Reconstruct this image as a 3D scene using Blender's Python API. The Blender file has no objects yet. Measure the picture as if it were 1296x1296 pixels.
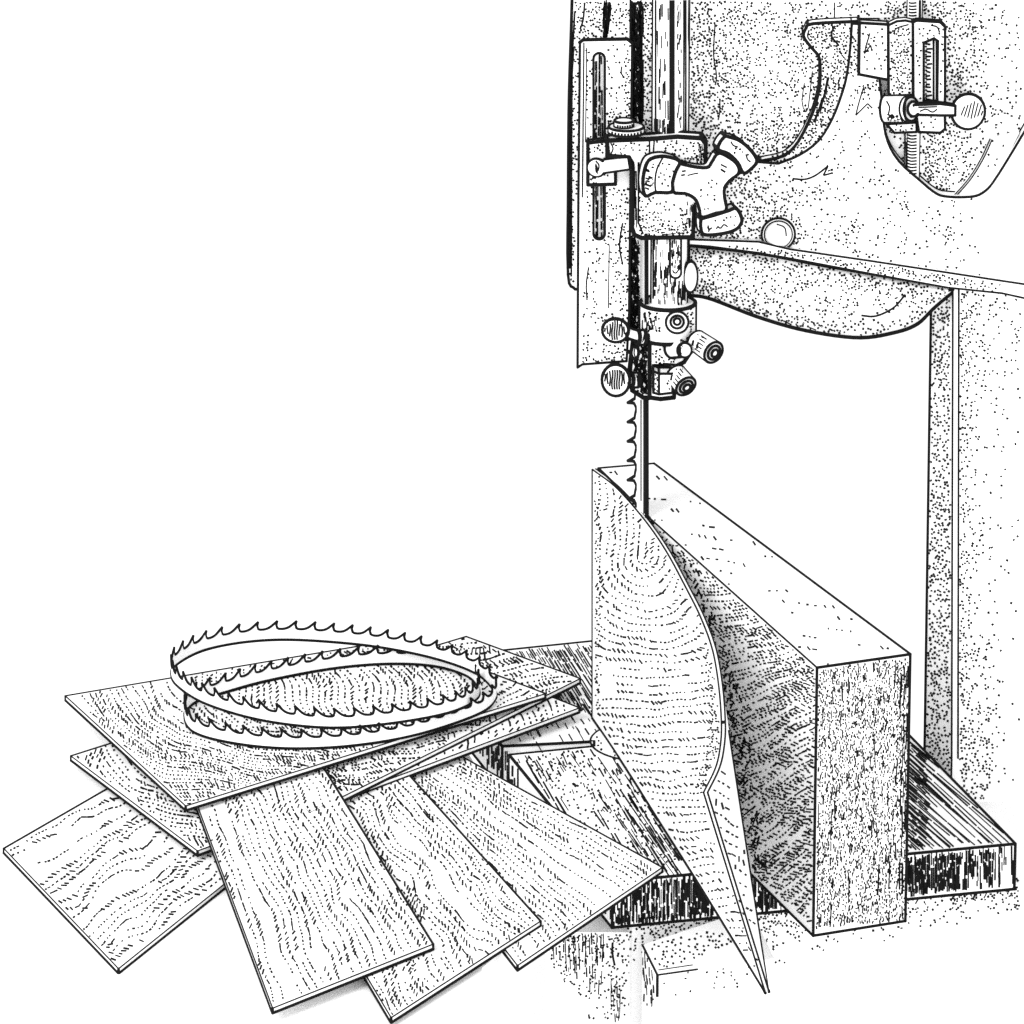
import bpy, bmesh, math, random
from mathutils import Vector, Matrix, noise
from mathutils.bvhtree import BVHTree

random.seed(11)
R = math.radians
scene = bpy.context.scene
col = scene.collection

# ------------------------------------------------------------------ camera
ELEV, FPX, HALF = R(18), 9000.0, 648.0
FW = Vector((0, math.cos(ELEV), -math.sin(ELEV)))
UP = Vector((0, math.sin(ELEV), math.cos(ELEV)))
RT = Vector((1, 0, 0))
EYE = Vector((0, 0, .44)) - FW * (FPX / 1000)
cam = bpy.data.cameras.new('camera')
camo = bpy.data.objects.new('camera', cam)
col.objects.link(camo)
cam.sensor_width = 36
cam.lens = FPX / 1296 * 36
cam.clip_start, cam.clip_end = .1, 200
camo.location = EYE
camo.rotation_euler = (R(90) - ELEV, 0, 0)
scene.camera = camo


def ray(x, y):
    return (RT * ((x - HALF) / FPX) + UP * ((HALF - y) / FPX) + FW)


def G(x, y, z=0.0):
    """a point of the horizontal plane z"""
    d = ray(x, y)
    return EYE + d * ((z - EYE.z) / d.z)


def Y(x, y, yy):
    """a point of the upright plane at depth yy"""
    d = ray(x, y)
    return EYE + d * ((yy - EYE.y) / d.y)


# ------------------------------------------------------------------ materials
def material(name, rgb, rough=.9, vary=.03, scale=40):
    m = bpy.data.materials.new(name)
    m.use_nodes = True
    nt = m.node_tree
    b = nt.nodes['Principled BSDF']
    b.inputs['Roughness'].default_value = rough
    b.inputs['Specular IOR Level'].default_value = .1
    tc = nt.nodes.new('ShaderNodeTexCoord')
    nz = nt.nodes.new('ShaderNodeTexNoise')
    nz.inputs['Scale'].default_value = scale
    nz.inputs['Detail'].default_value = 3
    mx = nt.nodes.new('ShaderNodeMix')
    mx.data_type = 'RGBA'
    mx.inputs[6].default_value = (*[max(0, c - vary) for c in rgb], 1)
    mx.inputs[7].default_value = (*[min(1, c + vary) for c in rgb], 1)
    nt.links.new(tc.outputs['Object'], nz.inputs['Vector'])
    nt.links.new(nz.outputs['Fac'], mx.inputs[0])
    nt.links.new(mx.outputs[2], b.inputs['Base Color'])
    return m


INK = material('black_ink', (.006, .006, .006), 1, .003)
CAST = material('white_cast_iron', (.87, .87, .87), .9, .02)
STEEL = material('pale_steel', (.88, .88, .88), .7, .02)
WOOD = material('pale_wood', (.88, .88, .88), .95, .02)
PAPER = material('white_ground', (.9, .9, .9), 1, .01)
DARK = material('dark_paint', (.05, .05, .05), .9, .02)


# ------------------------------------------------------------------ marks drawn on a surface
def inside(poly, x, y):
    c = False
    j = len(poly) - 1
    for i in range(len(poly)):
        xi, yi = poly[i]
        xj, yj = poly[j]
        if (yi > y) != (yj > y) and x < (xj - xi) * (y - yi) / (yj - yi) + xi:
            c = not c
        j = i
    return c


def bbox(poly):
    xs = [p[0] for p in poly]
    ys = [p[1] for p in poly]
    return min(xs), min(ys), max(xs), max(ys)


def nz2(x, y, s, seed=0):
    return noise.noise(Vector((x / s, y / s, seed * 7.31 + .5)))


class Hash:
    def __init__(self, d):
        self.d, self.g = d, {}

    def ok(self, x, y, d=None):
        d = d or self.d
        i, j = int(x // self.d), int(y // self.d)
        for a in (-1, 0, 1):
            for b in (-1, 0, 1):
                for (u, v) in self.g.get((i + a, j + b), ()):
                    if (u - x) ** 2 + (v - y) ** 2 < d * d:
                        return False
        self.g.setdefault((i, j), []).append((x, y))
        return True


def stipple(poly, dens, mind=3.4, size=2.3, w=1.9, maxd=None, elong=1.25, ang=None, more=2.3):
    """dots; dens = marks per 100 px2, a number or a function"""
    x0, y0, x1, y1 = bbox(poly)
    f = (lambda x, y: dens(x, y) * more) if callable(dens) else (lambda x, y: dens * more)
    maxd = 12.5 if callable(dens) else dens * more
    size, w, mind = min(size, 2.7), min(w, 1.85), min(mind, 2.75) if mind < 4 else mind * .8
    h = Hash(mind)
    out = []
    for _ in range(int((x1 - x0) * (y1 - y0) / 100 * maxd * 1.5)):
        x, y = random.uniform(x0, x1), random.uniform(y0, y1)
        if not inside(poly, x, y) or random.random() > f(x, y) / maxd / 1.2:
            continue
        if not h.ok(x, y):
            continue
        a = random.uniform(0, math.pi) if ang is None else R(ang + random.uniform(-22, 22))
        l = size * random.uniform(.7, elong) / 2
        out.append((x - math.cos(a) * l, y - math.sin(a) * l, x + math.cos(a) * l, y + math.sin(a) * l, w * random.uniform(.75, 1.15)))
    return out


def hatch(poly, ang, n, lo, hi, w, dens=None, jit=5):
    x0, y0, x1, y1 = bbox(poly)
    out = []
    for _ in range(n):
        x, y = random.uniform(x0, x1), random.uniform(y0, y1)
        if not inside(poly, x, y) or (dens and random.random() > dens(x, y)):
            continue
        aa = ang(x, y) if callable(ang) else ang
        a = R(aa + random.uniform(-jit, jit))
        l = random.uniform(lo, hi) / 2
        k = 1.0
        for _t in range(6):
            p = (x - math.cos(a) * l * k, y - math.sin(a) * l * k)
            q = (x + math.cos(a) * l * k, y + math.sin(a) * l * k)
            if inside(poly, *p) and inside(poly, *q):
                break
            k *= .75
        out.append((*p, *q, w * random.uniform(.6, 1.25)))
    return out


def contour(poly, F, sp, gap=4.6, dash=3.0, w=1.5, n=None, tick=0, brk=.12, seed=0, style=True, dens=None, skip=0):
    """rows of dashes along the level lines of F (wood grain)"""
    x0, y0, x1, y1 = bbox(poly)
    n = n or int((x1 - x0) * (y1 - y0) / (sp * gap) * 5)
    h = Hash(gap)
    out = []
    for _ in range(n):
        x, y = random.uniform(x0, x1), random.uniform(y0, y1)
        if not inside(poly, x, y):
            continue
        for _k in range(3):
            f = F(x, y)
            gx, gy = (F(x + .5, y) - f) / .5, (F(x, y + .5) - f) / .5
            g2 = gx * gx + gy * gy
            if g2 < 1e-6:
                break
            lv = round(f / sp)
            t = (lv * sp - f) / g2
            t = max(-8 / math.sqrt(g2), min(8 / math.sqrt(g2), t))
            x += gx * t
            y += gy * t
        if g2 < 1e-6 or abs(F(x, y) - lv * sp) > .8 or not inside(poly, x, y):
            continue
        if nz2(x, y, 26, seed + lv * .37) < -.5 + brk * 2.2 or (skip and math.sin(lv * 12.9898 + seed) * 43758.5 % 1 < skip):
            continue
        if dens and random.random() > dens(x, y):
            continue
        if not h.ok(x, y):
            continue
        a = math.atan2(gx, -gy)
        d = dash
        if style:
            k = nz2(x, y, 34, seed + 40 + lv * 1.7)
            if k > .18:
                a += R(48)
                d = dash * 1.9
            elif k > .09:
                d = dash * 2.0
            elif k < -.22:
                d = dash * .7
        a += R(tick + random.uniform(-9, 9))
        l = d * random.uniform(.7, 1.25) / 2
        out.append((x - math.cos(a) * l, y - math.sin(a) * l, x + math.cos(a) * l, y + math.sin(a) * l, w * random.uniform(.75, 1.2)))
    return out


def comb(poly, ang, sp, lo, hi, w, cover=.8, jit=1.5):
    """a comb of roughly parallel pen strokes; cover = share of each line that is inked"""
    x0, y0, x1, y1 = bbox(poly)
    cx, cy = (x0 + x1) / 2, (y0 + y1) / 2
    rad = math.hypot(x1 - x0, y1 - y0) / 2
    out = []
    o = -rad
    while o < rad:
        o += sp * random.uniform(.65, 1.4)
        a = R((ang(cx, cy) if callable(ang) else ang) + random.uniform(-jit, jit))
        ca, sa = math.cos(a), math.sin(a)
        t = -rad + random.uniform(0, hi)
        while t < rad:
            l = random.uniform(lo, hi)
            n = max(1, int(l / 7))
            run = []
            for i in range(n + 1):
                u = t + l * i / n
                x, y = cx + ca * u - sa * o, cy + sa * u + ca * o
                ok = inside(poly, x, y)
                if ok:
                    run.append((x, y))
                if (not ok or i == n):
                    if len(run) > 1:
                        mx_, my_ = run[len(run) // 2]
                        c_ = cover(mx_, my_) if callable(cover) else cover
                        if random.random() < c_:
                            ww = w * random.uniform(.65, 1.25)
                            out.append((*run[0], *run[-1], ww))
                    run = []
            t += l + random.uniform(1, 5)
    return out


def stroke(pts, w):
    return [(*pts[i], *pts[i + 1], w) for i in range(len(pts) - 1)]


# ------------------------------------------------------------------ shapes
class Part:
    def __init__(self):
        self.bm = bmesh.new()
        self.lines = []          # (list of 3D points, radius)

    def face(self, vs):
        try:
            return self.bm.faces.new(vs)
        except ValueError:
            return None

    def prism(self, pts, vec, holes=()):
        """a plate: front outline (3D points) pushed back along vec, with through holes"""
        bm = self.bm
        vec = Vector(vec)
        rings = [[bm.verts.new(p) for p in r] for r in (pts, *holes)]
        back = [[bm.verts.new(v.co + vec) for v in r] for r in rings]
        if not holes:
            self.face(rings[0])
            self.face(list(reversed(back[0])))
        else:
            for rr in (rings, back):
                ed = []
                for r in rr:
                    for i in range(len(r)):
                        ed.append(bm.edges.new((r[i], r[(i + 1) % len(r)])))
                bmesh.ops.triangle_fill(bm, use_beauty=True, use_dissolve=False, edges=ed)
        for r, b in zip(rings, back):
            for i in range(len(r)):
                j = (i + 1) % len(r)
                self.face((r[i], b[i], b[j], r[j]))
        return self

    def tube(self, p0, p1, r0, r1=None, n=28, lines=(0, 180)):
        """a round bar with flat ends; lines = angles at which a long line is drawn"""
        p0, p1 = Vector(p0), Vector(p1)
        r1 = r0 if r1 is None else r1
        d = (p1 - p0).normalized()
        a = d.cross(FW if abs(d.dot(FW)) < .95 else Vector((0, 0, 1))).normalized()
        b = d.cross(a)
        f = lambda t: a * math.cos(t) + b * math.sin(t)
        c0 = [self.bm.verts.new(p0 + f(2 * math.pi * i / n) * r0) for i in range(n)]
        c1 = [self.bm.verts.new(p1 + f(2 * math.pi * i / n) * r1) for i in range(n)]
        for i in range(n):
            j = (i + 1) % n
            self.face((c0[i], c0[j], c1[j], c1[i]))
        self.face(list(reversed(c0)))
        self.face(c1)
        for t in lines:
            t = R(t)
            self.lines.append(([p0 + f(t) * r0, p1 + f(t) * r1], None))
        return self

    def dome(self, c, axis, r, h, n=28, m=6, ry=None):
        """a domed button: flat back at c, bulging along axis; ry squashes it"""
        c, axis = Vector(c), Vector(axis).normalized()
        a = axis.cross(Vector((0, 0, 1))).normalized()
        b = axis.cross(a)
        ry = ry or r
        rows = []
        for k in range(m):
            t = math.pi / 2 * k / m
            rows.append([self.bm.verts.new(c + axis * h * math.sin(t) + (a * r * math.cos(2 * math.pi * i / n) + b * ry * math.sin(2 * math.pi * i / n)) * math.cos(t)) for i in range(n)])
        top = self.bm.verts.new(c + axis * h)
        for k in range(m - 1):
            for i in range(n):
                j = (i + 1) % n
                self.face((rows[k][i], rows[k][j], rows[k + 1][j], rows[k + 1][i]))
        for i in range(n):
            self.face((rows[-1][i], rows[-1][(i + 1) % n], top))
        self.face(list(reversed(rows[0])))
        return self

    def grid(self, rows, thick=None, closed=False):
        """a sheet over rows of points, made solid when thick is given"""
        bm = self.bm
        if thick is None:
            V = [[bm.verts.new(p) for p in r] for r in rows]
            for i in range(len(V) - 1):
                for j in range(len(V[0]) - 1):
                    self.face((V[i][j], V[i][j + 1], V[i + 1][j + 1], V[i + 1][j]))
            return V
        nr, nc = len(rows), len(rows[0])
        N = [[None] * nc for _ in range(nr)]
        for i in range(nr):
            for j in range(nc):
                if closed:
                    jm, jp = (j - 1) % nc, (j + 1) % nc
                else:
                    jm, jp = max(0, j - 1), min(nc - 1, j + 1)
                u = rows[i][jp] - rows[i][jm]
                v = rows[min(nr - 1, i + 1)][j] - rows[max(0, i - 1)][j]
                nn = u.cross(v)
                N[i][j] = nn.normalized() if nn.length > 1e-12 else Vector((1, 0, 0))
        A = [[bm.verts.new(rows[i][j] + N[i][j] * thick / 2) for j in range(nc)] for i in range(nr)]
        B = [[bm.verts.new(rows[i][j] - N[i][j] * thick / 2) for j in range(nc)] for i in range(nr)]
        lim = nc if closed else nc - 1
        for i in range(nr - 1):
            for j in range(lim):
                k = (j + 1) % nc
                self.face((A[i][j], A[i][k], A[i + 1][k], A[i + 1][j]))
                self.face((B[i][j], B[i + 1][j], B[i + 1][k], B[i][k]))
        for j in range(lim):
            k = (j + 1) % nc
            self.face((A[0][j], B[0][j], B[0][k], A[0][k]))
            self.face((A[-1][j], A[-1][k], B[-1][k], B[-1][j]))
        if not closed:
            for i in range(nr - 1):
                self.face((A[i][0], A[i + 1][0], B[i + 1][0], B[i][0]))
                self.face((A[i][-1], B[i][-1], B[i + 1][-1], A[i + 1][-1]))
        return A, B

    def build(self, name, mat, parent=None, r=.0013, ang=32, marks=(), radius=None, outline=True, face_mat=None):
        bm = self.bm
        bmesh.ops.recalc_face_normals(bm, faces=bm.faces[:])
        bm.normal_update()
        segs = []
        for e in bm.edges:
            sharp = len(e.link_faces) != 2 or e.calc_face_angle(0) > R(ang)
            e.smooth = not sharp
            if sharp and outline:
                segs.append((e.verts[0].co.copy(), e.verts[1].co.copy(), (radius((e.verts[0].co + e.verts[1].co) / 2) if radius else r)))
        for f in bm.faces:
            f.smooth = True
            f.material_index = face_mat(f) if face_mat else 0
        for pts, rr in self.lines:
            for i in range(len(pts) - 1):
                segs.append((Vector(pts[i]), Vector(pts[i + 1]), rr or r))
        quads = []
        if marks:
            bm.faces.ensure_lookup_table()
            tree = BVHTree.FromBMesh(bm)

            def hit(x, y):
                d = ray(x, y).normalized()
                h = tree.ray_cast(EYE, d)
                if h[0] is None:
                    return None
                nn = h[1] if h[1].dot(d) < 0 else -h[1]
                return h[0], nn
            for (x0, y0, x1, y1, w) in marks:
                w *= 1.5
                dx, dy = x1 - x0, y1 - y0
                L = math.hypot(dx, dy) or 1e-3
                ox, oy = -dy / L * w / 2, dx / L * w / 2
                hs = [hit(x0 + ox, y0 + oy), hit(x0 - ox, y0 - oy), hit(x1 - ox, y1 - oy), hit(x1 + ox, y1 + oy)]
                if any(h is None for h in hs):
                    continue
                n0 = hs[0][1]
                if any(h[1].dot(n0) < .45 for h in hs) or max((h[0] - hs[0][0]).length for h in hs) > .014 + L * .007:
                    continue
                quads.append([h[0] + h[1] * .0004 for h in hs])
        for q in quads:
            f = bm.faces.new([bm.verts.new(p) for p in q])
            f.material_index = 1
        for p, q, rr in segs:
            rr *= 1.2
            d = q - p
            if d.length < 1e-6:
                continue
            d.normalize()
            p, q = p - d * rr * .4, q + d * rr * .4
            a = d.cross(Vector((.31, .57, .76))).normalized()
            b = d.cross(a)
            c0, c1 = [], []
            for i in range(6):
                o = (a * math.cos(i * math.pi / 3) + b * math.sin(i * math.pi / 3)) * rr
                c0.append(bm.verts.new(p + o))
                c1.append(bm.verts.new(q + o))
            fs = [bm.faces.new((c0[i], c0[(i + 1) % 6], c1[(i + 1) % 6], c1[i])) for i in range(6)]
            fs += [bm.faces.new(list(reversed(c0))), bm.faces.new(c1)]
            for f in fs:
                f.material_index = 1
        me = bpy.data.meshes.new(name)
        bm.to_mesh(me)
        bm.free()
        me.materials.append(mat)
        me.materials.append(INK)
        if face_mat:
            me.materials.append(DARK)
        o = bpy.data.objects.new(name, me)
        col.objects.link(o)
        if parent:
            o.parent = parent
            o.matrix_parent_inverse = Matrix.Translation(-parent.matrix_world.translation) if False else Matrix.Identity(4)
            # parts are modelled in world space; take the roots' offsets out
            loc = Vector((0, 0, 0))
            pp = parent
            while pp:
                loc += Vector(pp.location)
                pp = pp.parent
            o.location = -loc
        return o


def thing(name, label, cat, loc=(0, 0, 0), group=None):
    o = bpy.data.objects.new(name, None)
    o.empty_display_size = .05
    col.objects.link(o)
    o.location = loc
    tag(o, label, cat, group)
    return o


def tag(o, label, cat, group=None):
    o['label'], o['category'] = label, cat
    if group:
        o['group'] = group


def flat(pts, yy):
    return [Y(x, y, yy) for x, y in pts]


def smooth_line(pts, n):
    """Catmull-Rom through 2D or 3D points, n samples"""
    P = [Vector(p) for p in pts]
    out = []
    m = len(P) - 1
    for k in range(n):
        t = k / (n - 1) * m
        i = min(int(t), m - 1)
        t -= i
        p1, p2 = P[i], P[i + 1]
        p0 = P[i - 1] if i else p1 * 2 - p2
        p3 = P[i + 2] if i + 2 <= m else p2 * 2 - p1
        out.append(.5 * ((2 * p1) + (p2 - p0) * t + (2 * p0 - 5 * p1 + 4 * p2 - p3) * t * t + (3 * p1 - p0 - 3 * p2 + p3) * t ** 3))
    return out


def curve2(pts, n):
    return [(p[0], p[1]) for p in smooth_line(pts, n)]


def cyl_view(x, y, yy, r, depth, p, lines=(0, 180)):
    """a round bar facing the viewer, its front face centred on (x, y)"""
    c = Y(x, y, yy)
    p.tube(c + Vector((0, depth, 0)), c, r, lines=lines)


# ------------------------------------------------------------------ added bench
g = Part()
outline = [(-900, 700), (500, 700), (548, 880), (612, 985), (640, 1090), (640, 1200), (610, 1225), (600, 1420), (-900, 1420)]
g.prism([G(x, y, -.0006) for x, y in outline], (0, 0, -.05))  # added bench slab level with the table, carries the wood sheets
o = g.build('ground', PAPER, outline=False)
o['kind'] = 'structure'

# ------------------------------------------------------------------ bandsaw
saw = thing('bandsaw', 'white cast-iron bandsaw with guide post, tri-lobe knob and square table', 'bandsaw', (.35, .35, -.4))

# --- table
TB = [(775, 1116), (1285, 1068), (1008, 785), (545, 833)]
p = Part()
NL, NR, BR, BL = [G(x, y, 0) for x, y in TB]
ed = lambda t: NL.lerp(BL, t)
slot_a, slot_b = G(651, 957, 0), G(651, 948, 0)
tA = .545
tB = .585
inA, inB = G(752, 945, 0), G(752, 938.5, 0)
p.prism([NL, NR, BR, BL, ed(tB), inB, inA, ed(tA)], (0, 0, -.062))
tp = [(545, 833), (1008, 785), (1285, 1068), (775, 1116)]


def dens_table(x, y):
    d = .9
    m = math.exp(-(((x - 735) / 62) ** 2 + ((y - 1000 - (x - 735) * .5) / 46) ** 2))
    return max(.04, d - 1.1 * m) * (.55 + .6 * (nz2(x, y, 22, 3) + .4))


tm = []
leftp = [(545, 833), (752, 812), (752, 905), (960, 1100), (775, 1116)]
tm += comb([(520, 834), (758, 812), (758, 912), (700, 885), (640, 870)], 58, 2.4, 10, 30, 1.1, lambda x, y: .95 if x > 735 or nz2(x, y, 16, 7) > -.15 else .7)
tm += hatch([(690, 870), (760, 900), (740, 918), (650, 942)], 60, 90, 8, 22, 1.3)
tm += hatch([(650, 960), (745, 948), (700, 985), (690, 1010)], 62, 40, 8, 18, 1.2, None, 6)
tm += comb([(654, 962), (670, 962), (745, 1066), (700, 1040)], 60, 3.2, 14, 40, 1.6, .95)
tm += comb([(752, 905), (962, 1108), (775, 1116), (665, 985), (650, 950)], 58, 4.6, 8, 26, 1.25, lambda x, y: dens_table(x, y) * 1.1, 3)
tm += comb([(805, 985), (905, 1110), (838, 1110), (775, 1040)], 57, 2.5, 14, 44, 1.05, lambda x, y: .75 + .5 * nz2(x, y, 18, 4), 3)
tm += comb([(748, 900), (765, 925), (915, 1108), (890, 1108)], 56, 2.2, 10, 26, 1.2, .88, 3)
tm += stipple([(655, 955), (745, 945), (830, 1010), (880, 1090), (800, 1100)], .9, 5, 3.2, 1.7)
tm += hatch([(655, 955), (745, 945), (830, 1010), (820, 1050), (720, 1010)], 60, 110, 4, 10, 1.2, None, 14)
tm += comb([(1012, 790), (1285, 1067), (1000, 1090), (900, 800)], 41, 2.7, 26, 90, 1.2, lambda x, y: .97 if 1120 < x < 1182 else .80 + .55 * nz2(x, y, 26, 5), 2.5)
tm += comb([(1148, 935), (1176, 960), (1180, 1076), (1148, 1080)], 42, 2.4, 14, 30, 1.25, .85, 3)  # densest hatching beside the block draws its cast shadow
# front edge of the table, its shade drawn as dense ink hatching
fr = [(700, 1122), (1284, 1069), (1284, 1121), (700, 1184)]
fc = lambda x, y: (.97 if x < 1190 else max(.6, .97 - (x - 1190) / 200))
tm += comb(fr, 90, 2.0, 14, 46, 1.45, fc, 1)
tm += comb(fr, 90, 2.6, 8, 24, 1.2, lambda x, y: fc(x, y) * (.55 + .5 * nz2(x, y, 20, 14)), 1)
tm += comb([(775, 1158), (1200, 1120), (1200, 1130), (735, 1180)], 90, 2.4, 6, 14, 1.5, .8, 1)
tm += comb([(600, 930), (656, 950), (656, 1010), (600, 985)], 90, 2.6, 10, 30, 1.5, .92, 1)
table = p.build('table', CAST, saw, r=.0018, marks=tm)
p = Part()
ci = G(826, 938, .0008)
p.tube(ci - Vector((0, 0, .02)), ci, .083, n=64, lines=())
o = p.build('throat_insert', CAST, table, r=.0012, marks=stipple([(740, 905), (840, 905), (840, 975), (740, 975)], .6, 5))

# --- housing under the table
p = Part()
n_ = (NR - NL).normalized()
bk = Vector((-n_.y, n_.x, 0))
a0 = NL + n_ * .03 + bk * .012 - Vector((0, 0, .062))
a1 = NR + n_ * .12 + bk * .012 - Vector((0, 0, .062))
dn = Vector((0, 0, -.36))
p.prism([a0, a1, a1 + dn, a0 + dn], bk * .5)
hm = stipple([(700, 1170), (1290, 1110), (1290, 1150), (960, 1230), (700, 1300)],
             lambda x, y: 6 * math.exp(-max(0, y - (1120 + (1285 - x) * .095)) / 17) * (.7 + nz2(x, y, 30, 9)), 3.2, 2.6)  # dots crowd under the table edge, its shade put into the ink
hm += hatch([(930, 1155), (1285, 1122), (1285, 1134), (930, 1167)], 115, 120, 5, 9, 1.4)
lower = p.build('lower_housing', CAST, saw, outline=False, marks=hm)
p = Part()
f0 = -.135
p.prism(flat([(690, 1180), (818, 1180), (818, 1400), (690, 1400)], -.125), (0, .25, 0))
p.build('trunnion_web', CAST, saw, outline=False,
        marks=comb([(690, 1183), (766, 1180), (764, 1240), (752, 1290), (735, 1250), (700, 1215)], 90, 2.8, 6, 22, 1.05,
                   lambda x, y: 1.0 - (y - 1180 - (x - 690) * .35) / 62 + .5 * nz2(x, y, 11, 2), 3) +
        stipple([(690, 1183), (816, 1180), (800, 1290), (745, 1290), (700, 1225)], lambda x, y: 2.2 * math.exp(-(y - 1180) / 60), 3))  # marks thin out downward, inked shade below the table
p = Part()
c = Y(779, 1180, -.10)
p.tube(c, c - Vector((0, 0, .3)), .0255)
p.build('trunnion_boss', CAST, saw, outline=False,
        marks=stipple([(752, 1180), (806, 1180), (806, 1230), (790, 1285), (760, 1270)], lambda x, y: (1.2 if y < 1235 else 3) * (.8 + nz2(x, y, 9, 4)), 3, 2.4) +
        hatch([(752, 1183), (768, 1183), (768, 1290), (752, 1280)], 90, 60, 5, 16, 1.0) + hatch([(768, 1235), (806, 1230), (803, 1290), (770, 1295)], 88, 46, 5, 16, 1.0) + stroke(curve2([(776, 1184), (775, 1205), (778, 1222)], 6), 1.8))
p = Part()
t0, t1, t2 = G(813, 1196, -.062), G(832, 1234, -.062), G(980, 1213, -.062)
t3 = G(950, 1150, -.062)
p.prism([t0, t1, t2, t3], (0, 0, -.25))
p.lines += [([t0, t1], .0012), ([t1, t1 - Vector((0, 0, .028))], .0017), ([t1, t1.lerp(t2, .34)], .0011), ([t1 + Vector((.002, .016, .0004)), t1.lerp(t2, .30) + Vector((0, .016, .0004))], .0007)]
p.build('trunnion_bracket', CAST, saw, outline=False,
        marks=hatch([(813, 1197), (830, 1236), (826, 1275), (812, 1268)], 88, 40, 5, 14, 1.0) +
        stipple([(818, 1196), (900, 1178), (945, 1185), (880, 1212), (838, 1228)], 1.6, 4.5, 3) + stipple([(835, 1236), (980, 1215), (960, 1250), (850, 1260)], .3, 5))

# --- rear housing (back of the upper wheel case)
outer_l = curve2([(1087, 27), (1029, 30), (1020, 36), (1017, 46), (1026, 59), (1036, 71), (1038, 85), (1037, 110), (1029, 141), (1011, 178), (992, 197), (962, 204)], 34)
YH = .31
p = Part()
p.prism(flat([(872, -30), (1345, -30), (1345, 385), (872, 330)], YH), (0, .12, 0))


def dens_rear(x, y):  # dots crowd beside post and flange, shading drawn in ink
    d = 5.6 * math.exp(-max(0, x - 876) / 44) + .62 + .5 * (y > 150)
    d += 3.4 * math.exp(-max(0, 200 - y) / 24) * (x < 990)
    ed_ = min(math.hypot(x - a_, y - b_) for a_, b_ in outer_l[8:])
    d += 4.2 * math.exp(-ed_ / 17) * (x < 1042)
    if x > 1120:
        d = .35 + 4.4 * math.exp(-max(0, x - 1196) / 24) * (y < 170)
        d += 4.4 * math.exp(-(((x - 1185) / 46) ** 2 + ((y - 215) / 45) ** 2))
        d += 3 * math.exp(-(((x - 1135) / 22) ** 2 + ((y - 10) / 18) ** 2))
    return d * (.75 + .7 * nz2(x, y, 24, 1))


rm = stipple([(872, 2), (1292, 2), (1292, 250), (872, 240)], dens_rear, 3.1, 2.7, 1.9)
rm += stroke(curve2([(905, 30), (903, 70), (907, 95), (905, 108)], 8), 1.2) + stroke(curve2([(911, 125), (911, 140), (909, 152)], 6), 1.2)
rm += stroke(curve2([(1056, 3), (1056, 25)], 3), 1.2) + stroke(curve2([(1018, 105), (1015, 130), (1022, 140), (1028, 90)], 8), 1)
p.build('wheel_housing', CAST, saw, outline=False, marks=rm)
# rim of the wheel case showing past the arm
p = Part()
ri = curve2([(1205, 250), (1226, 226), (1242, 200), (1253, 176)], 12)
ro = curve2([(1238, 250), (1254, 232), (1270, 208), (1290, 168)], 12)
p.prism(flat(ri + ro[::-1], .299), (0, .011, 0))
for cv in (ri, [(x + 2.5, y + 1) for x, y in ri]):
    p.lines.append((flat(cv, .2985), .0008))
p.build('case_rim', CAST, saw, outline=False, marks=stipple([(1205, 250), (1253, 176), (1280, 170), (1238, 250)], .35, 6))

# --- arm casting
YA = .285
inner_l = curve2([(1078, 30), (1076, 61), (1072, 93), (1066, 117), (1053, 151), (1036, 178), (1012, 196), (985, 207)], 22)
right = curve2([(1113, 99), (1116, 127), (1121, 171), (1136, 202), (1165, 229), (1185, 245), (1200, 249), (1222, 249.5), (1238, 247), (1251, 238), (1262, 223), (1274, 204), (1288, 181)], 44)
arm_front = [(872, 215), (930, 208), (960, 205)] + inner_l[::-1][0:] + [(1113, 30)] + right + [(1330, 110), (1345, 110), (1345, 370), (1275, 357), (1100, 333), (1000, 318), (960, 309), (872, 305)]
p = Part()
p.prism(flat(arm_front, YA), (0, .025, 0))


def dens_arm(x, y):  # dots thicken toward edges and bolt boss as inked shading
    d = .22 + 5.2 * math.exp(-max(0, x - 925) / 26) * (y > 190)
    d += 4.4 * math.exp(-((y - (303 + (x - 900) * .12)) / 10) ** 2) * (x < 1010)
    d += 1.6 * math.exp(-((y - (322 + (x - 1000) * .137)) / 6) ** 2)
    d += 3.8 * math.exp(-((math.hypot(x - 985, y - 297) - 24) / 6) ** 2)
    d += 2.4 * math.exp(-(((x - 1100) / 26) ** 2 + ((y - 108) / 14) ** 2))
    for cx, cy, s in ((1065, 300, 14), (1005, 245, 18), (1030, 240, 12), (1110, 230, 10), (1150, 265, 10), (1080, 285, 10), (1198, 295, 12), (1140, 300, 9)):
        d += 1.9 * math.exp(-(((x - cx) / s) ** 2 + ((y - cy) / (s * .6)) ** 2))
    return d


am = stipple([(872, 207), (1012, 196), (1066, 117), (1113, 100), (1136, 202), (1185, 248), (1240, 250), (1240, 350), (872, 303)], dens_arm, 3.2, 2.7, 1.9)
am += stipple([(1076, 36), (1087, 36), (1086, 98), (1070, 98)], 4, 3, 2.5)
am += stroke(curve2([(1003, 226), (1018, 227), (1032, 222), (1048, 210)], 10), 1.6) + stroke([(1048, 210), (1042, 222), (1053, 219)], 1.5)
am += stroke(curve2([(1093, 110), (1087, 130), (1083, 146)], 6), 1.2) + stroke([(1083, 146), (1098, 131), (1104, 137)], 1.2)
am += stroke(curve2([(1096, 40), (1092, 58), (1094, 68)], 6), 1.2)
arm = p.build('arm', CAST, saw, r=.0015, marks=am)
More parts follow.
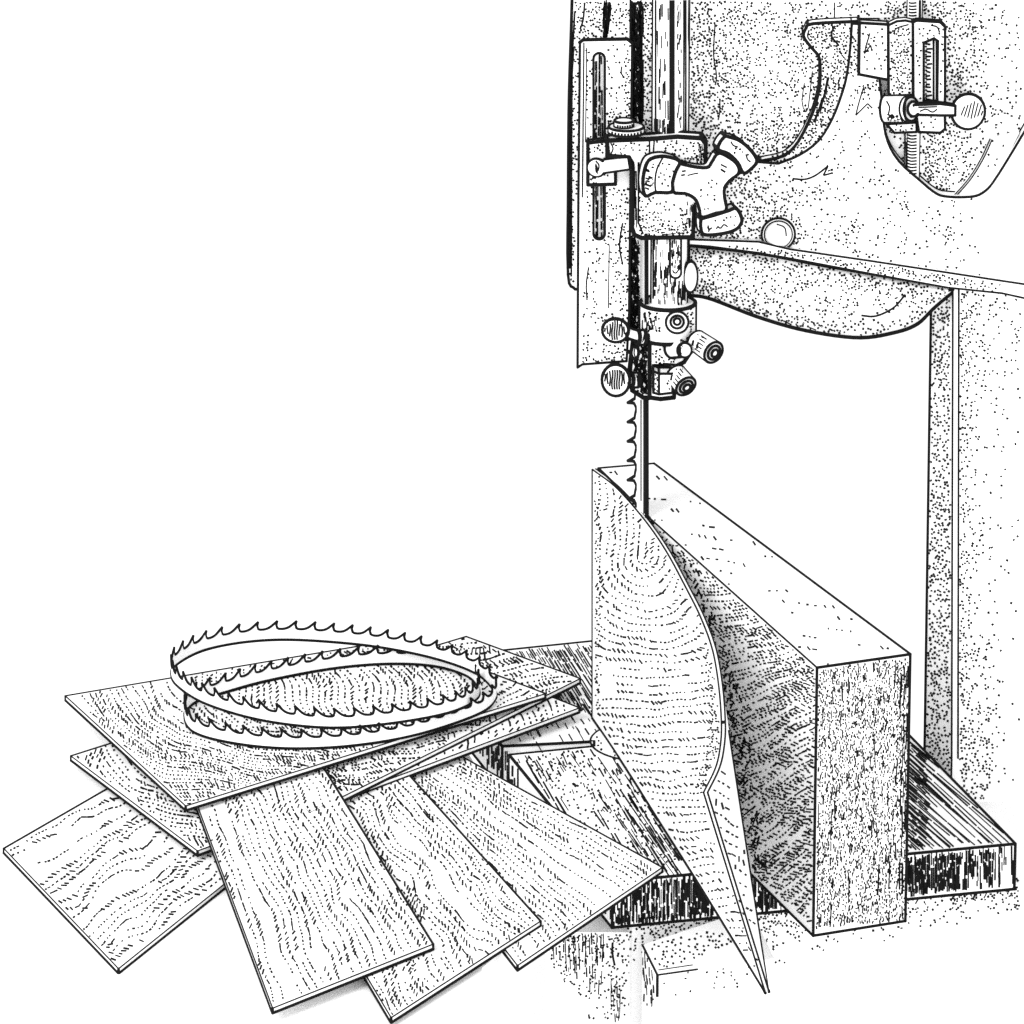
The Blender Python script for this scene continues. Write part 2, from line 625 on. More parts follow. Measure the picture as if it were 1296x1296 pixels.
# the arm's side flange with its rounded lip
p = Part()
p.prism(flat(outer_l + [(965, 215), (1012, 203), (1060, 160), (1084, 95)], YA + .006), (0, .02, 0))
p.build('arm_flange', CAST, saw, r=.0019,
        marks=stipple([(1018, 30), (1085, 28), (1080, 95), (1060, 150), (1012, 205), (965, 210), (1030, 140), (1036, 80)], lambda x, y: 4.6 if x > 1038 or y > 70 else 3.0, 3.0, 2.7, 2.0, maxd=5) +
        stroke(curve2([(1056, 33), (1052, 45), (1062, 58)], 6), 1.8) + stroke(curve2([(1024, 38), (1022, 46), (1026, 52)], 6), 1.4) +
        stroke(curve2([(1048, 98), (1042, 125), (1030, 155)], 10), 2.2) + hatch([(1040, 95), (1052, 95), (1040, 150), (1026, 168)], 105, 26, 8, 18, 1.0))
# flange along the arm's lower edge
p = Part()
p.prism(flat([(1000, 315.5), (1100, 330), (1275, 356.5), (1345, 367), (1345, 388), (1268, 371), (1200, 364), (1100, 346), (1000, 327), (960, 320), (900, 312), (872, 310), (872, 303), (960, 306)], YA - .010), (0, .03, 0))
p.build('arm_lip', CAST, saw, r=.0012, marks=stipple([(900, 309), (1000, 318), (1270, 358), (1260, 369), (1100, 345), (900, 312)], 2.8, 3.2, 2.5))
# bolt boss
p = Part()
cc = Y(985, 296, YA)
p.tube(cc + Vector((0, .01, 0)), cc - Vector((0, .002, 0)), .0215)
p.dome(cc - Vector((0, .002, 0)), (0, -1, 0), .0175, .012)
p.build('bolt_head', STEEL, arm, r=.0013, marks=stroke(curve2([(983, 284), (993, 288), (995, 299)], 6), 1.2))

# --- lower bulge of the wheel case
top = curve2([(872, 312), (960, 322), (1040, 337), (1120, 351), (1207, 366)], 46)
bot = curve2([(872, 372), (900, 377), (960, 400), (1020, 417), (1085, 426), (1130, 420), (1160, 409), (1182, 388), (1207, 366.5)], 46)
p = Part()
rows = []
M = 12
for k in range(M + 1):
    v = k / M
    rr = []
    for (tx, ty), (bx, by) in zip(top, bot):
        x, y = tx + (bx - tx) * v, ty + (by - ty) * v
        hgt = (abs(by - ty) / 80) ** .5 * .05 * math.sin(math.pi * (.06 + .94 * v) if v < 1 else math.pi) ** .6
        rr.append(Y(x, y, .305 - hgt))
    rows.append(rr)
V = p.grid(rows)
bk_rows = [[Y(x, y, .312) for x, y in top], [Y(x, y, .312) for x, y in bot]]
W = [[p.bm.verts.new(q) for q in r] for r in bk_rows]
for a, b in ((V[0], W[0]), (V[-1], W[1])):
    for i in range(len(a) - 1):
        p.face((a[i], a[i + 1], b[i + 1], b[i]))
for i in range(len(top) - 1):
    p.face((W[0][i], W[0][i + 1], W[1][i + 1], W[1][i]))
p.face([V[k][0] for k in range(M + 1)] + [W[1][0], W[0][0]])


def lip(x, pts):
    for i in range(len(pts) - 1):
        if pts[i][0] <= x <= pts[i + 1][0]:
            t = (x - pts[i][0]) / (pts[i + 1][0] - pts[i][0] + 1e-9)
            return pts[i][1] + (pts[i + 1][1] - pts[i][1]) * t
    return pts[-1][1]


def dens_b(x, y):  # shading of the bulge drawn as denser dots along its rims
    up, lo = y - lip(x, top), lip(x, bot) - y
    d = .5 + 4.6 * math.exp(-up / 13) + 5.4 * math.exp(-lo / 12) * (x < 1090) + 1.6 * math.exp(-lo / 7)
    d += 4.5 * math.exp(-(x - 876) / 24)
    return d * (.8 + .5 * nz2(x, y, 20, 6))


bmks = stipple([(874, 313)] + top[1:] + bot[::-1], dens_b, 3.0, 2.6, 1.9, maxd=6)
bmks += comb(bot[2:24] + [(x, y - 5) for x, y in bot[2:24]][::-1], 30, 2.4, 4, 12, 1.2, .8, 14)
bmks += stroke(curve2([(1090, 399), (1108, 400), (1130, 390), (1144, 375)], 10), 1.7) + stroke([(1132, 378), (1146, 373), (1140, 385)], 1.4)
p.lines += [(rows[0], .0014), (rows[-1], .0034), ([r_[0] for r_ in rows], .0014)]
p.build('lower_wheel_cover', CAST, saw, r=.0016, marks=bmks)

# --- column
p = Part()
xb0, xb1, xb2 = Y(1171, 940, .395), Y(1204, 980, .300), Y(1212, 982, .299)
xb2.y = xb1.y - .001
pl = [xb0, xb1, xb2, xb2 + Vector((.2, .004, 0)), xb0 + Vector((.26, .15, 0))]
zt = Y(1205, 358, xb1.y).z
lean = [Y(1179, 380, xb0.y).x - xb0.x, Y(1205.5, 380, xb1.y).x - xb1.x, Y(1213, 380, xb2.y).x - xb2.x, 0, 0]
ring = []
for zz in (zt, 0, -.35):
    k_ = zz / zt if zz > 0 else 0
    ring.append([p.bm.verts.new((q.x + l_ * k_, q.y, zz)) for q, l_ in zip(pl, lean)])
for u_, v_ in ((0, 1), (1, 2)):
    for i in range(5):
        p.face((ring[u_][i], ring[u_][(i + 1) % 5], ring[v_][(i + 1) % 5], ring[v_][i]))
p.face(ring[0])
p.face(ring[2][::-1])
cm = stipple([(1173, 366), (1203, 366), (1203, 985), (1165, 985)], lambda x, y: 3.3 if y < 470 else 2.4, 3.2, 2.7, 1.9, maxd=3.4)
cm += stipple([(1215, 368), (1292, 372), (1292, 1060), (1215, 1000)],
              lambda x, y: (3.0 * math.exp(-(x - 1215) / 13) + (.5 if y < 480 else .06) + 1.4 * math.exp(-(((x - 1240) / 22) ** 2 + ((y - 950) / 90) ** 2))) * (.8 + .5 * nz2(x, y, 25, 8)), 3.3, 2.7, 1.9, maxd=4)  # dots gather on the side strip and along the corner as drawn shade
p.build('column', CAST, saw, r=.0013, marks=cm, ang=8, radius=lambda c: .0024 if c.x < xb0.x + .004 else .0012 if c.x < xb2.x + .004 else .0002)

# --- blade guard
p = Part()
gb = curve2([(725, -30), (723, 40), (720, 140), (719, 260), (719, 350), (728, 366)], 20)
p.prism(flat(gb + [(800, 366), (800, -30)], .285), (0, .03, 0))
gm = stipple([(724, 2), (800, 2), (800, 52), (735, 52), (726, 360), (721, 350)], 2.2, 3.4, 2.5)
gm += hatch([(764, 2), (774, 2), (768, 52), (762, 52)], 93, 60, 8, 30, 1.8) + stroke(curve2([(740, 3), (738, 25), (734, 37)], 6), 1.6) + stroke(curve2([(772, 3), (767, 40), (767, 50)], 6), 1.8)
gm += stroke(curve2([(727.5, 15), (724, 100), (723, 350)], 14), 1.5) + stroke(curve2([(725.5, 60), (722, 140), (721.5, 340)], 12), 2.2)
gm += comb([(748, 60), (768, 60), (768, 310), (748, 310)], 90, 2.3, 8, 30, 1.35, lambda x, y: .96 if x < 761 else .7, 1)
p.build('back_guard', CAST, saw, r=.0017, marks=gm)
p = Part()


def rslot(x0, x1, y0, y1, n=9):
    r = (x1 - x0) / 2
    cx = (x0 + x1) / 2
    t = [(cx - math.cos(math.pi * k / n) * r, y0 + r - math.sin(math.pi * k / n) * r) for k in range(n + 1)]
    b = [(cx + math.cos(math.pi * k / n) * r, y1 - r + math.sin(math.pi * k / n) * r) for k in range(n + 1)]
    return t + b


gp = [(734, 54), (738, 51), (794, 50), (800, 55), (797, 300), (796, 400), (793, 457), (765, 459), (737, 461), (731, 465), (732, 250)]
p.prism(flat(gp, .250), (0, .005, 0), holes=[flat(rslot(751, 765.5, 67, 303), .250)])
gm = stroke([(739, 54), (737, 250), (735, 462)], 1.3) + stroke([(742.5, 60), (741, 180)], 1)
gm += stipple([(742, 56), (750, 56), (750, 300), (742, 300)], 1.0, 4, 2.6) + stipple([(768, 56), (798, 56), (798, 170), (768, 170)], lambda x, y: .5 + 2.5 * (x > 790) + 2.6 * (y > 140), 3.4, 2.6)
gm += stipple([(738, 300), (797, 300), (795, 455), (738, 460)], lambda x, y: .35 + 4 * math.exp(-(795 - x) / 7) + 3.0 * math.exp(-(457 - y) / 12), 3.2, 2.6, 1.9)  # right and lower edges shaded by closer dots
gm += stipple([(768, 236), (797, 236), (797, 300), (768, 300)], 1.4, 3.4, 2.6)
gm += stroke(curve2([(745, 338), (742, 360), (743, 380)], 6), 1.3) + stroke(curve2([(788, 282), (784, 310), (788, 335)], 8), 1.5) + stroke([(771, 310), (770, 390)], 1)
gm += stroke(curve2([(787, 84), (786, 92), (789, 97)], 5), 1.3)
p.build('blade_guard', STEEL, saw, r=.0015, marks=gm)

# --- blade channel behind the guide post
p = Part()
p.prism(flat([(798, -30), (832, -30), (832, 300), (818, 300), (816, 430), (796, 430)], .282), (0, .03, 0))
chm = hatch([(800, 2), (812, 2), (812, 175), (800, 175)], 78, 330, 5, 10, 1.5, None, 10) + hatch([(799, 2), (803, 2), (803, 175), (799, 175)], 90, 90, 20, 40, 1.8, None, 1)
chm += hatch([(809, 2), (814, 2), (814, 175), (809, 175)], 90, 60, 20, 40, 1.6, None, 1)
chm += stipple([(813, 2), (828, 2), (828, 175), (813, 175)], 4.6, 2.9, 2.5, 1.9)
chm += hatch([(796, 298), (809, 298), (809, 430), (796, 430)], 80, 250, 4, 12, 1.6, None, 30) + hatch([(794, 298), (799, 298), (799, 430), (794, 430)], 90, 60, 15, 40, 2.0, None, 1)
p.build('blade_channel', CAST, saw, r=.0012, marks=chm)

# --- guide post
p = Part()
YP = .262
pa, pb = Y(849, -30, YP), Y(846, 420, YP)
pb.x = pa.x = Y(848, 200, YP).x
p.tube(pa, pb, .0228)
k0, k1 = Y(855, 295, YP - .026), Y(855, 352, YP - .026)
pm = []
for x, w in ((826.5, 3.2), (830, 1.5), (849.5, 3.4), (853, 1.3), (866.5, 3), (869, 3)):
    pm += stroke([(x, y) for y in range(0, 178, 8)], w)
pm += hatch([(832, 2), (846, 2), (846, 176), (832, 176)], 90, 30, 6, 26, 1.1, lambda x, y: 1 if y > 120 else .6, 1) + hatch([(857, 2), (862, 2), (862, 170), (857, 170)], 90, 26, 4, 14, 1.1, None, 8)
pm += hatch([(828, 150), (850, 150), (850, 178), (828, 178)], 90, 26, 8, 26, 1.3, None, 1)
for x, w in ((824, 3.0), (827, 1.4), (868.5, 2.6)):
    pm += stroke([(x, y) for y in range(298, 386, 8)], w)
pm += hatch([(824, 298), (846, 298), (868, 360), (868, 386), (824, 386)], 90, 120, 5, 20, 1.2, lambda x, y: .9 if y > 360 or x < 832 else .5, 1)
post = p.build('guide_post', STEEL, saw, r=.0018, marks=pm)
p = Part()
p.prism(flat(rslot(848, 862, 285, 352), YP - .024), (0, .01, 0))
p.build('key_slot', STEEL, post, r=.0013, marks=hatch([(850, 300), (861, 300), (861, 346), (850, 346)], 90, 30, 3, 10, 1.2) + stroke(curve2([(851, 342), (855, 346), (859, 341)], 5), 1.2))

# --- post clamp
p = Part()
cl = [(768, 178), (822, 176), (857, 173), (888, 175), (893, 182), (893, 216), (880, 226), (877, 300), (812, 301), (803, 297), (800, 288), (800, 206), (796, 199), (770, 197)]
p.prism(flat(cl, .222), (0, .022, 0))
cmk = stroke([(828, 178), (827, 190), (828, 200)], 1.4) + stroke([(822, 179), (822, 196)], 1.4) + stroke([(808, 205), (808, 282), (814, 296)], 1.6)
cmk += stipple([(828, 178), (890, 178), (890, 212), (858, 205), (835, 196)], lambda x, y: 1.0 + 3.5 * (x > 876) + 1.5 * (y > 194), 3.3, 2.6)
cmk += stipple([(808, 205), (818, 205), (818, 250), (850, 250), (876, 280), (875, 299), (810, 299)], lambda x, y: 1.0 + 3 * (y > 285) + 2.2 * (x < 813) + 3 * (x > 860), 3.1, 2.5)  # right and lower sides dotted more densely as drawn shade
cmk += stipple([(776, 182), (820, 180), (820, 196), (776, 196)], 1.3, 3.6, 2.4) + stroke(curve2([(773, 181), (776, 188), (773, 195)], 5), 1.3)
cmk += comb([(880, 178), (893, 180), (893, 214), (882, 220)], 86, 2.4, 5, 16, 1.1, .7, 3) + comb([(868, 255), (878, 250), (876, 299), (862, 299)], 88, 2.4, 4, 14, 1.1, .6, 4) + comb([(808, 290), (876, 290), (876, 300), (812, 300)], 0, 2.4, 3, 10, 1.0, .5, 8)
cmk += hatch([(800, 206), (806, 206), (806, 290), (800, 290)], 90, 20, 10, 30, 1.1, None, 1)
clamp = p.build('post_clamp', CAST, saw, r=.0026, marks=cmk)
p = Part()
c = Y(792.5, 167.5, .225)
p.tube(c, c + Vector((0, 0, .0075)), .0225)
c2 = c + Vector((-.003, 0, .0075))
p.tube(c2, c2 + Vector((0, 0, .008)), .012)
p.build('knurled_nut', STEEL, clamp, r=.0016,
        marks=[(x, q - 5, x, q - 1, 1.7) for x in range(771, 815, 4) for q in [167 + 7 * math.sqrt(max(0, 1 - ((x - 792.5) / 22.5) ** 2))]] +
        [(x, q - 5, x, q - 1, 1.5) for x in range(779, 801, 3) for q in [160.2 + 3.7 * math.sqrt(max(0, 1 - ((x - 789.5) / 12) ** 2))]])
p = Part()
p.prism(flat([(744, 181), (768, 178), (768, 206), (779, 210), (779, 233), (744, 234)], .236), (0, .012, 0))
p.build('guard_bracket', STEEL, clamp, r=.0021, marks=stipple([(745, 184), (766, 182), (770, 210), (778, 231), (746, 232)], 1.6, 3.4, 2.5))
p = Part()
a, b = Y(755, 212, .222), Y(797, 206, .222)
p.tube(a, b, .0075)
p.dome(a, (-.2, -1, 0), .011, .009)
p.build('bracket_bolt', STEEL, clamp, r=.0021, marks=[(771, 203, 772, 214, 2), (776, 202, 777, 213, 2)] + stroke(curve2([(754, 204), (758, 209), (757, 216)], 6), 1.4))

# --- tri-lobe knob
p = Part()
kv = Vector((-.003, .032, -.005))
kc = curve2([(861, 207), (878, 211), (895, 212), (901, 205), (909, 194), (922, 199), (933, 208), (935, 219), (924, 228), (917, 238), (917, 250), (919, 266), (905, 270), (888, 275), (885, 264), (880, 252), (868, 245), (852, 243), (851, 226), (857, 213)], 60)
p.prism(flat(kc, .182), kv)
p.build('knob', CAST, saw, r=.002,
        marks=stroke([(863, 217), (868, 216)], 1.5) + stroke([(862, 222), (867, 221)], 1.5) + stroke([(870, 222), (878, 220), (884, 219)], 1.2) + stroke([(912, 208), (920, 212)], 1.5) + stroke([(912, 214), (918, 218)], 1.8) + stipple([(875, 225), (910, 225), (905, 265), (890, 265)], .5, 5, 2.5))
knob = col.objects['knob']
lobes = [
    ([(829, 199), (842, 198), (860, 204), (855, 217), (851, 231), (850, 243), (829, 243.5), (817, 248), (813.5, 232), (816, 214), (821, 203)],
     stroke(curve2([(839, 199), (831, 215), (829, 232), (830, 243)], 8), 1.6) + hatch([(818, 206), (828, 206), (826, 240), (816, 240)], 20, 26, 4, 9, 1.6) + stipple([(833, 203), (855, 206), (848, 238), (833, 238)], .9, 5, 3)),
    ([(918, 172), (936, 178), (951, 191), (958, 204), (950, 214), (941, 219), (934, 206), (922, 194.5), (909, 189), (912, 179)],
     stroke(curve2([(910, 190), (924, 197), (936, 210), (940, 219)], 8), 1.8) + stroke(curve2([(925, 179), (928, 184), (934, 186)], 6), 1.4) + stroke([(944, 195), (946, 202), (950, 205)], 1.4) + stipple([(920, 176), (948, 192), (950, 206), (930, 194)], .8, 5)),
    ([(887, 277), (905, 272), (921, 267), (932, 264), (939, 278), (933, 289), (917, 295), (892, 297), (887, 288)],
     stroke([(896, 285), (897, 291), (901, 288)], 1.5) + stroke(curve2([(908, 286), (912, 289), (916, 284), (921, 287)], 8), 1.4) + stipple([(892, 280), (932, 270), (930, 285), (895, 294)], .7, 5)),
]
for pts, mk in lobes:
    p = Part()
    p.prism(flat(curve2(pts + [pts[0]], 34)[:-1], .176), kv * 1.25)
    p.build('knob_lobe', CAST, knob, r=.0021, marks=mk)
p = Part()
a, b = Y(886, 240, .20), Y(878, 250, .235)
p.tube(b, a, .012)
p.build('knob_shaft', STEEL, knob, r=.0012)

# --- collar under the post
p = Part()
c = Y(845, 426, YP)
zt_ = Y(845, 383, YP).z
p.tube(c, Vector((c.x, c.y, zt_)), .0355, n=40)
YC = YP - .0355
cm = stroke([(811, 392), (811, 420)], 2.6) + stroke([(879, 390), (879, 424)], 3) + stroke(curve2([(815, 388), (830, 392), (848, 393), (866, 391), (876, 387)], 12), 1.4)
cm += stipple([(814, 392), (835, 394), (835, 424), (814, 420)], 1.2, 4, 2.6) + hatch([(813, 394), (832, 394), (832, 418), (813, 418)], 88, 22, 5, 12, 1.3) + stipple([(868, 390), (877, 390), (877, 422), (868, 424)], 2.6, 3.4, 2.4)
collar = p.build('collar', CAST, saw, r=.0024, marks=cm)
p = Part()
cyl_view(857, 408, YC - .001, .0145, .02, p)
cyl_view(857, 407.5, YC - .004, .0085, .02, p)
cyl_view(857, 407, YC - .006, .0042, .02, p)
p.build('collar_bolt', STEEL, collar, r=.0014)

# --- blade guide assembly
p = Part()
bl = [(822, 424), (862, 424), (876, 432), (874, 446), (866, 458), (856, 463), (853, 503), (836, 505), (822, 503)]
p.prism(flat(bl, .238), (0, .04, 0))
p.prism(flat([(802, 428), (822, 428), (822, 503.5), (814, 503), (800, 494), (797, 470)], .246), (0, .012, 0))
gm = stipple([(824, 427), (858, 427), (845, 462), (828, 466)], lambda x, y: 1.6 + 2 * (x > 848), 3.2, 2.6)
gm += hatch([(802, 430), (820, 430), (820, 500), (802, 495)], 90, 130, 4, 14, 1.9, lambda x, y: .9 if y > 465 or x > 812 else .55, 30)
gm += comb([(846, 428), (874, 432), (872, 448), (856, 462), (846, 462)], 70, 2.4, 4, 12, 1.2, .6, 14)
gm += hatch([(824, 462), (866, 455), (850, 470), (824, 472)], 10, 50, 6, 16, 1.8)
guide = p.build('blade_guide', CAST, saw, r=.0026, marks=gm)


def stud(x0, y0, x1, y1, r, y_back, y_front, rings):
    p = Part()
    a, b = Y(x0, y0, y_back), Y(x1, y1, y_front)
    p.tube(a, b, r * .92, r)
    d = (b - a).normalized()
    p.tube(b - d * .004, b + d * .0012, r * .66)
    p.tube(b - d * .004, b + d * .003, r * .34)
    mk = []
    for k_ in range(-12, 13, 4):
        mk += stroke([(x0 + k_ * .5 + (x1 - x0) * .1, y0 - k_ + 2), (x0 + k_ * .5 + (x1 - x0) * .42, y0 - k_ + 2 + (y1 - y0) * .32)], 1.1)
    for t, w in rings:
        xx, yy = x0 + (x1 - x0) * t, y0 + (y1 - y0) * t
        mk += stroke([(xx - 13 + 2, yy - 8 + 10), (xx - 10, yy - 4), (xx - 4, yy - 12), (xx + 4, yy - 13)], w)
    return p, mk


p, mk = stud(881, 431, 903, 446, .0145, .236, .205, ((.3, 2), (.55, 2)))
p.build('bearing_stud', STEEL, guide, r=.0016, marks=mk)
p, mk = stud(855, 473, 868, 489, .0140, .228, .205, ((.4, 2),))
p.build('bearing_stud', STEEL, guide, r=.0016, marks=mk)
p = Part()
a, b = Y(853, 440, .240), Y(866, 443, .214)
p.tube(a, b, .013, .0085)
p.dome(b, (.2, -1, .1), .0085, .007)
p.build('round_bolt', STEEL, guide, r=.0021, marks=stroke(curve2([(862, 433), (857, 442), (861, 452)], 6), 1.6) + stroke(curve2([(866, 434), (861, 443), (864, 452)], 6), 1.4))
p = Part()
p.prism(flat([(834, 473), (851, 473), (851, 497), (834, 499)], .214), (0, .024, 0))
p.prism(flat([(827, 470), (834, 473), (834, 499), (827, 497)], .2155), (0, .022, 0))
p.build('square_block', STEEL, guide, r=.0015, marks=stipple([(828, 472), (833, 474), (833, 497), (828, 495)], 6, 2.6, 2) + stipple([(838, 476), (850, 476), (850, 496), (838, 496)], .8, 4))
for (x, y, rx, ry, sx, sy) in ((779, 418, .0165, .0150, 812, 427), (779.5, 481, .0175, .0205, 804, 481)):
    p = Part()
    c = Y(x, y, .226)
    p.dome(c, (-.12, -1, .05), rx, .005, ry=ry)
    p.tube(Y(x + 12, y + 2, .229), Y(sx, sy, .236), .0055)
    p.tube(Y(sx - 5, sy, .235), Y(sx + 3, sy, .238), .0085)
    p.build('thumb_screw', STEEL, guide, r=.0023,
            marks=[m for xx in range(int(x) - 13, int(x) + 14, 3) for m in stroke([(xx + .6 * math.sin(yy), yy) for yy in range(int(y - 13 * (1 - (abs(xx - x) / 20) ** 2)), int(y + 14 * (1 - (abs(xx - x) / 18) ** 2)), 5)], 1.5)])
p = Part()
c = Y(803.5, 446, .240)
p.tube(c + Vector((0, .006, 0)), c, .0085)
p.bm.transform(Matrix.Translation(c) @ Matrix.Scale(.55, 4, (1, 0, 0)) @ Matrix.Translation(-c))
p.build('guide_washer', STEEL, guide, r=.0018, marks=stroke(curve2([(804, 440), (802.5, 446), (804, 452)], 5), 1.2))
p = Part()
c = Y(873.5, 350, YP - .009)
p.dome(c, (.25, -1, 0), .0085, .008, ry=.020)
p.build('dome_nut', STEEL, saw, r=.0024)

# --- running blade
H = .352
yb = G(818, 654, H).y
p = Part()
prof = []
y = 500
while y < 652:
    prof += [(804.5, y), (804, y + 4), (800.5, y + 6), (795, y + 9.5), (800, y + 9.8), (803.5, y + 11), (805.5, y + 15), (805.5, y + 20)]
    y += 24.5
prof = [q for q in prof if q[1] < 652]
kb, kf = G(818, 655, H), G(802, 638, H)
kd = (kf - kb)
kd.z = 0
kn = Vector((kd.y, -kd.x, 0)).normalized()


def K(x, y):
    """a point of the upright plane of the kerf"""
    d = ray(x, y)
    return EYE + d * ((kb - EYE).dot(kn) / d.dot(kn))


zlow = Vector((0, 0, -.345))
p.prism([K(x, y) for x, y in [(804.5, 300), (804.5, 470)] + prof] + [kf, kf + zlow, kb + zlow, kb, K(817.5, 300)], kn * .0014)
bmk = stroke([(815.5, y) for y in range(500, 656, 6)], 1.6) + stroke([(811.5, y) for y in range(506, 640, 8)], 1) + stroke([(815.5, y) for y in range(302, 380, 6)], 3) + stroke([(806, y) for y in range(302, 380, 6)], 1.6)
p.build('saw_blade', STEEL, saw, r=.0020, marks=bmk)

# --- tension bracket at the top of the arm
YB = .270
p = Part()
p.prism(flat([(1088, 29), (1124, 31), (1124, 101), (1113, 99), (1087, 94)], YB), (0, .014, 0))
br = p.build('tension_bracket', CAST, saw, r=.0017, marks=stroke([(1101, 42), (1096, 58), (1094, 68)], 1.3) + stroke([(1094, 68), (1102, 57), (1103, 63)], 1.2) + stipple([(1090, 34), (1122, 36), (1122, 98), (1090, 92)], .6, 5, 2.6) + stroke([(1088, 94), (1100, 99), (1114, 101)], 3))
p = Part()
p.prism(flat([(1124.5, 32), (1135, 27), (1146, 26), (1155, 28), (1155, 120), (1125, 121)], YB - .003), (0, .014, 0))
p.build('bracket_web', CAST, br, r=.0014, marks=stipple([(1126, 32), (1154, 30), (1154, 118), (1126, 119)], 3.2, 3.1, 2.6) + stroke(curve2([(1150, 31), (1134, 36), (1132, 44)], 6), 1.3))
p = Part()
sl = [(1155.5, 28), (1160, 26), (1190, 28), (1196, 34), (1196, 163), (1190, 168), (1163, 167), (1156, 120)]
p.prism(flat(sl, YB - .006), (0, .009, 0), holes=[flat([(1169, 54), (1182, 48.5), (1187, 52), (1186, 129), (1169, 129)], YB - .006)])
p.build('scale_slide', STEEL, br, r=.0016, marks=stipple([(1158, 30), (1194, 32), (1194, 160), (1164, 164)], .7, 4.5, 2.5) + stroke(curve2([(1178, 32), (1186, 34), (1189, 41)], 6), 1.4))
p = Part()
p.prism(flat([(1166, 45), (1190, 45), (1190, 135), (1166, 135)], YB + .002), (0, .008, 0))
sm = stroke([(1181.5, 50), (1181.5, 129)], 1.8) + stroke([(1185, 50), (1185, 129)], 1.4)
for yy in range(56, 128, 5):
    sm += [(1171 + random.uniform(0, 2), yy + random.uniform(-1, 1), 1178 + random.uniform(-1, 2), yy + random.uniform(-1, 1), 1.7)]
    sm += [(1171, yy + 2.5, 1173, yy + 3.5, 1.6)]
p.build('tension_scale', STEEL, br, r=.0008, outline=False, marks=sm)
p = Part()
p.tube(Y(1119, 138, YB - .004), Y(1150, 138, YB - .016), .0165)
p.tube(Y(1148, 138, YB - .016), Y(1153, 138, YB - .020), .0155)
p.tube(Y(1151, 138, YB - .018), Y(1156, 138, YB - .024), .0095)
p.prism(flat([(1155, 133), (1190, 131.5), (1209, 134), (1209, 146), (1190, 146), (1155, 145)], YB - .022), (0, .008, 0))
p.build('wing_screw', STEEL, br, r=.0016,
        marks=stroke(curve2([(1122, 128), (1126, 136), (1124, 146)], 6), 1.4) + hatch([(1122, 144), (1140, 146), (1144, 154), (1124, 154)], 70, 30, 4, 10, 1.8) + stroke([(1162, 136), (1186, 135)], 1.3) + stroke(curve2([(1164, 141), (1172, 138), (1180, 142), (1186, 138)], 8), 1.3))
p = Part()
c = Y(1225.5, 142, YB - .021)
p.dome(c + Vector((0, .004, 0)), (.05, -1, .05), .021, .007, ry=.0225)
p.build('screw_paddle', STEEL, col.objects['wing_screw'], r=.0022, marks=[m for k in range(7) for m in stroke([(1215 + k * 4.2 + 6 * (1 - t / 5), 128 + abs(k - 3) * 2.2 + t * (5.6 - abs(k - 3) * .9)) for t in range(5)], 1.2)])
p = Part()
p.prism(flat([(1122, 157), (1160, 155), (1160, 167), (1132, 168)], YB), (0, .014, 0))
p.build('clamp_foot', STEEL, br, r=.0015, marks=stipple([(1126, 158), (1158, 157), (1158, 166), (1134, 167)], 1.6, 3.5))
p = Part()
a, b = Y(1157, -30, .297), Y(1155, 262, .297)
b.x = a.x = Y(1156, 100, .297).x
p.tube(a, b, .0092)
rmk = []
for yy in list(range(2, 28, 4)) + list(range(170, 242, 4)):
    rmk += stroke(curve2([(1148, yy), (1153, yy + 2), (1160, yy + 1.4)], 5), 1.5)
rmk += stroke([(1147.5, y) for y in range(0, 245, 7)], 2) + stroke([(1164, y) for y in range(0, 245, 7)], 2)
p.build('threaded_rod', STEEL, saw, r=.0013, marks=rmk)

# ------------------------------------------------------------------ wood block being sawn
wb = thing('wood_block', 'thick upright timber block on the saw table, curved leaf half sawn from its side', 'timber block', G(940, 1000, 0))
p = Part()
tops = [(1034, 845), (1152, 828), (828, 587), (757.5, 593), (822, 655.5)]
pts = [G(x, y, H) for x, y in tops]
p.prism(pts, (0, 0, -H + .0004))
bmk = []
endf = [(1036, 848), (1150, 831), (1146, 1164), (1033, 1174)]
bmk += stipple(endf, lambda x, y: 8.2 + 1.5 * nz2(x, y, 14, 12), 2.4, 2.2, 1.3, elong=2.0, ang=92, more=1.1)
bmk += hatch(endf, 92, 330, 4, 12, 1.1, lambda x, y: .7 + .5 * nz2(x, y, 18, 13), 7)
bmk += hatch(endf, 91, 26, 22, 46, 1.1, None, 4)
bmk += hatch([(1138, 838), (1150, 836), (1146, 1160), (1138, 1160)], 90, 30, 10, 40, 1.2, None, 2)
topf = [(826, 592), (1144, 828), (1038, 842), (824, 656), (805, 640), (765, 596)]
bmk += contour(topf, lambda x, y: (y - .12 * x) + 6 * nz2(x, y, 60, 3), 14, 6.5, 3.2, 1.5, brk=.28, seed=3, dens=lambda x, y: .42 + .35 * nz2(x, y, 50, 22))
cutf = [(822, 658), (1032, 848), (1030, 1172), (955, 1105), (905, 880), (880, 760)]


def Fc(x, y):
    dx = x - 1034
    c = (y + dx * (.1 - 1.62)) / (1 - .00225 * dx)
    return c * 1.15 + 7 * nz2(x, y, 45, 15)


bmk += contour(cutf, Fc, 8.2, 3.8, 3.0, 1.5, brk=.02, seed=5)
bmk += contour(cutf, lambda x, y: Fc(x, y) + 4, 8.2, 3.6, 3.6, 1.5, brk=.22, seed=8, tick=40, style=False)
bmk += hatch([(830, 668), (880, 712), (935, 860), (975, 1110), (955, 1100), (905, 860), (880, 750)], 100, 700, 4, 11, 1.7, None, 35)
p.build('block_body', WOOD, wb, r=.0016, marks=bmk, radius=lambda c: .0011 if abs((c - pts[0].lerp(pts[4], .5)).x) < .03 and c.z > .3 else .0017)

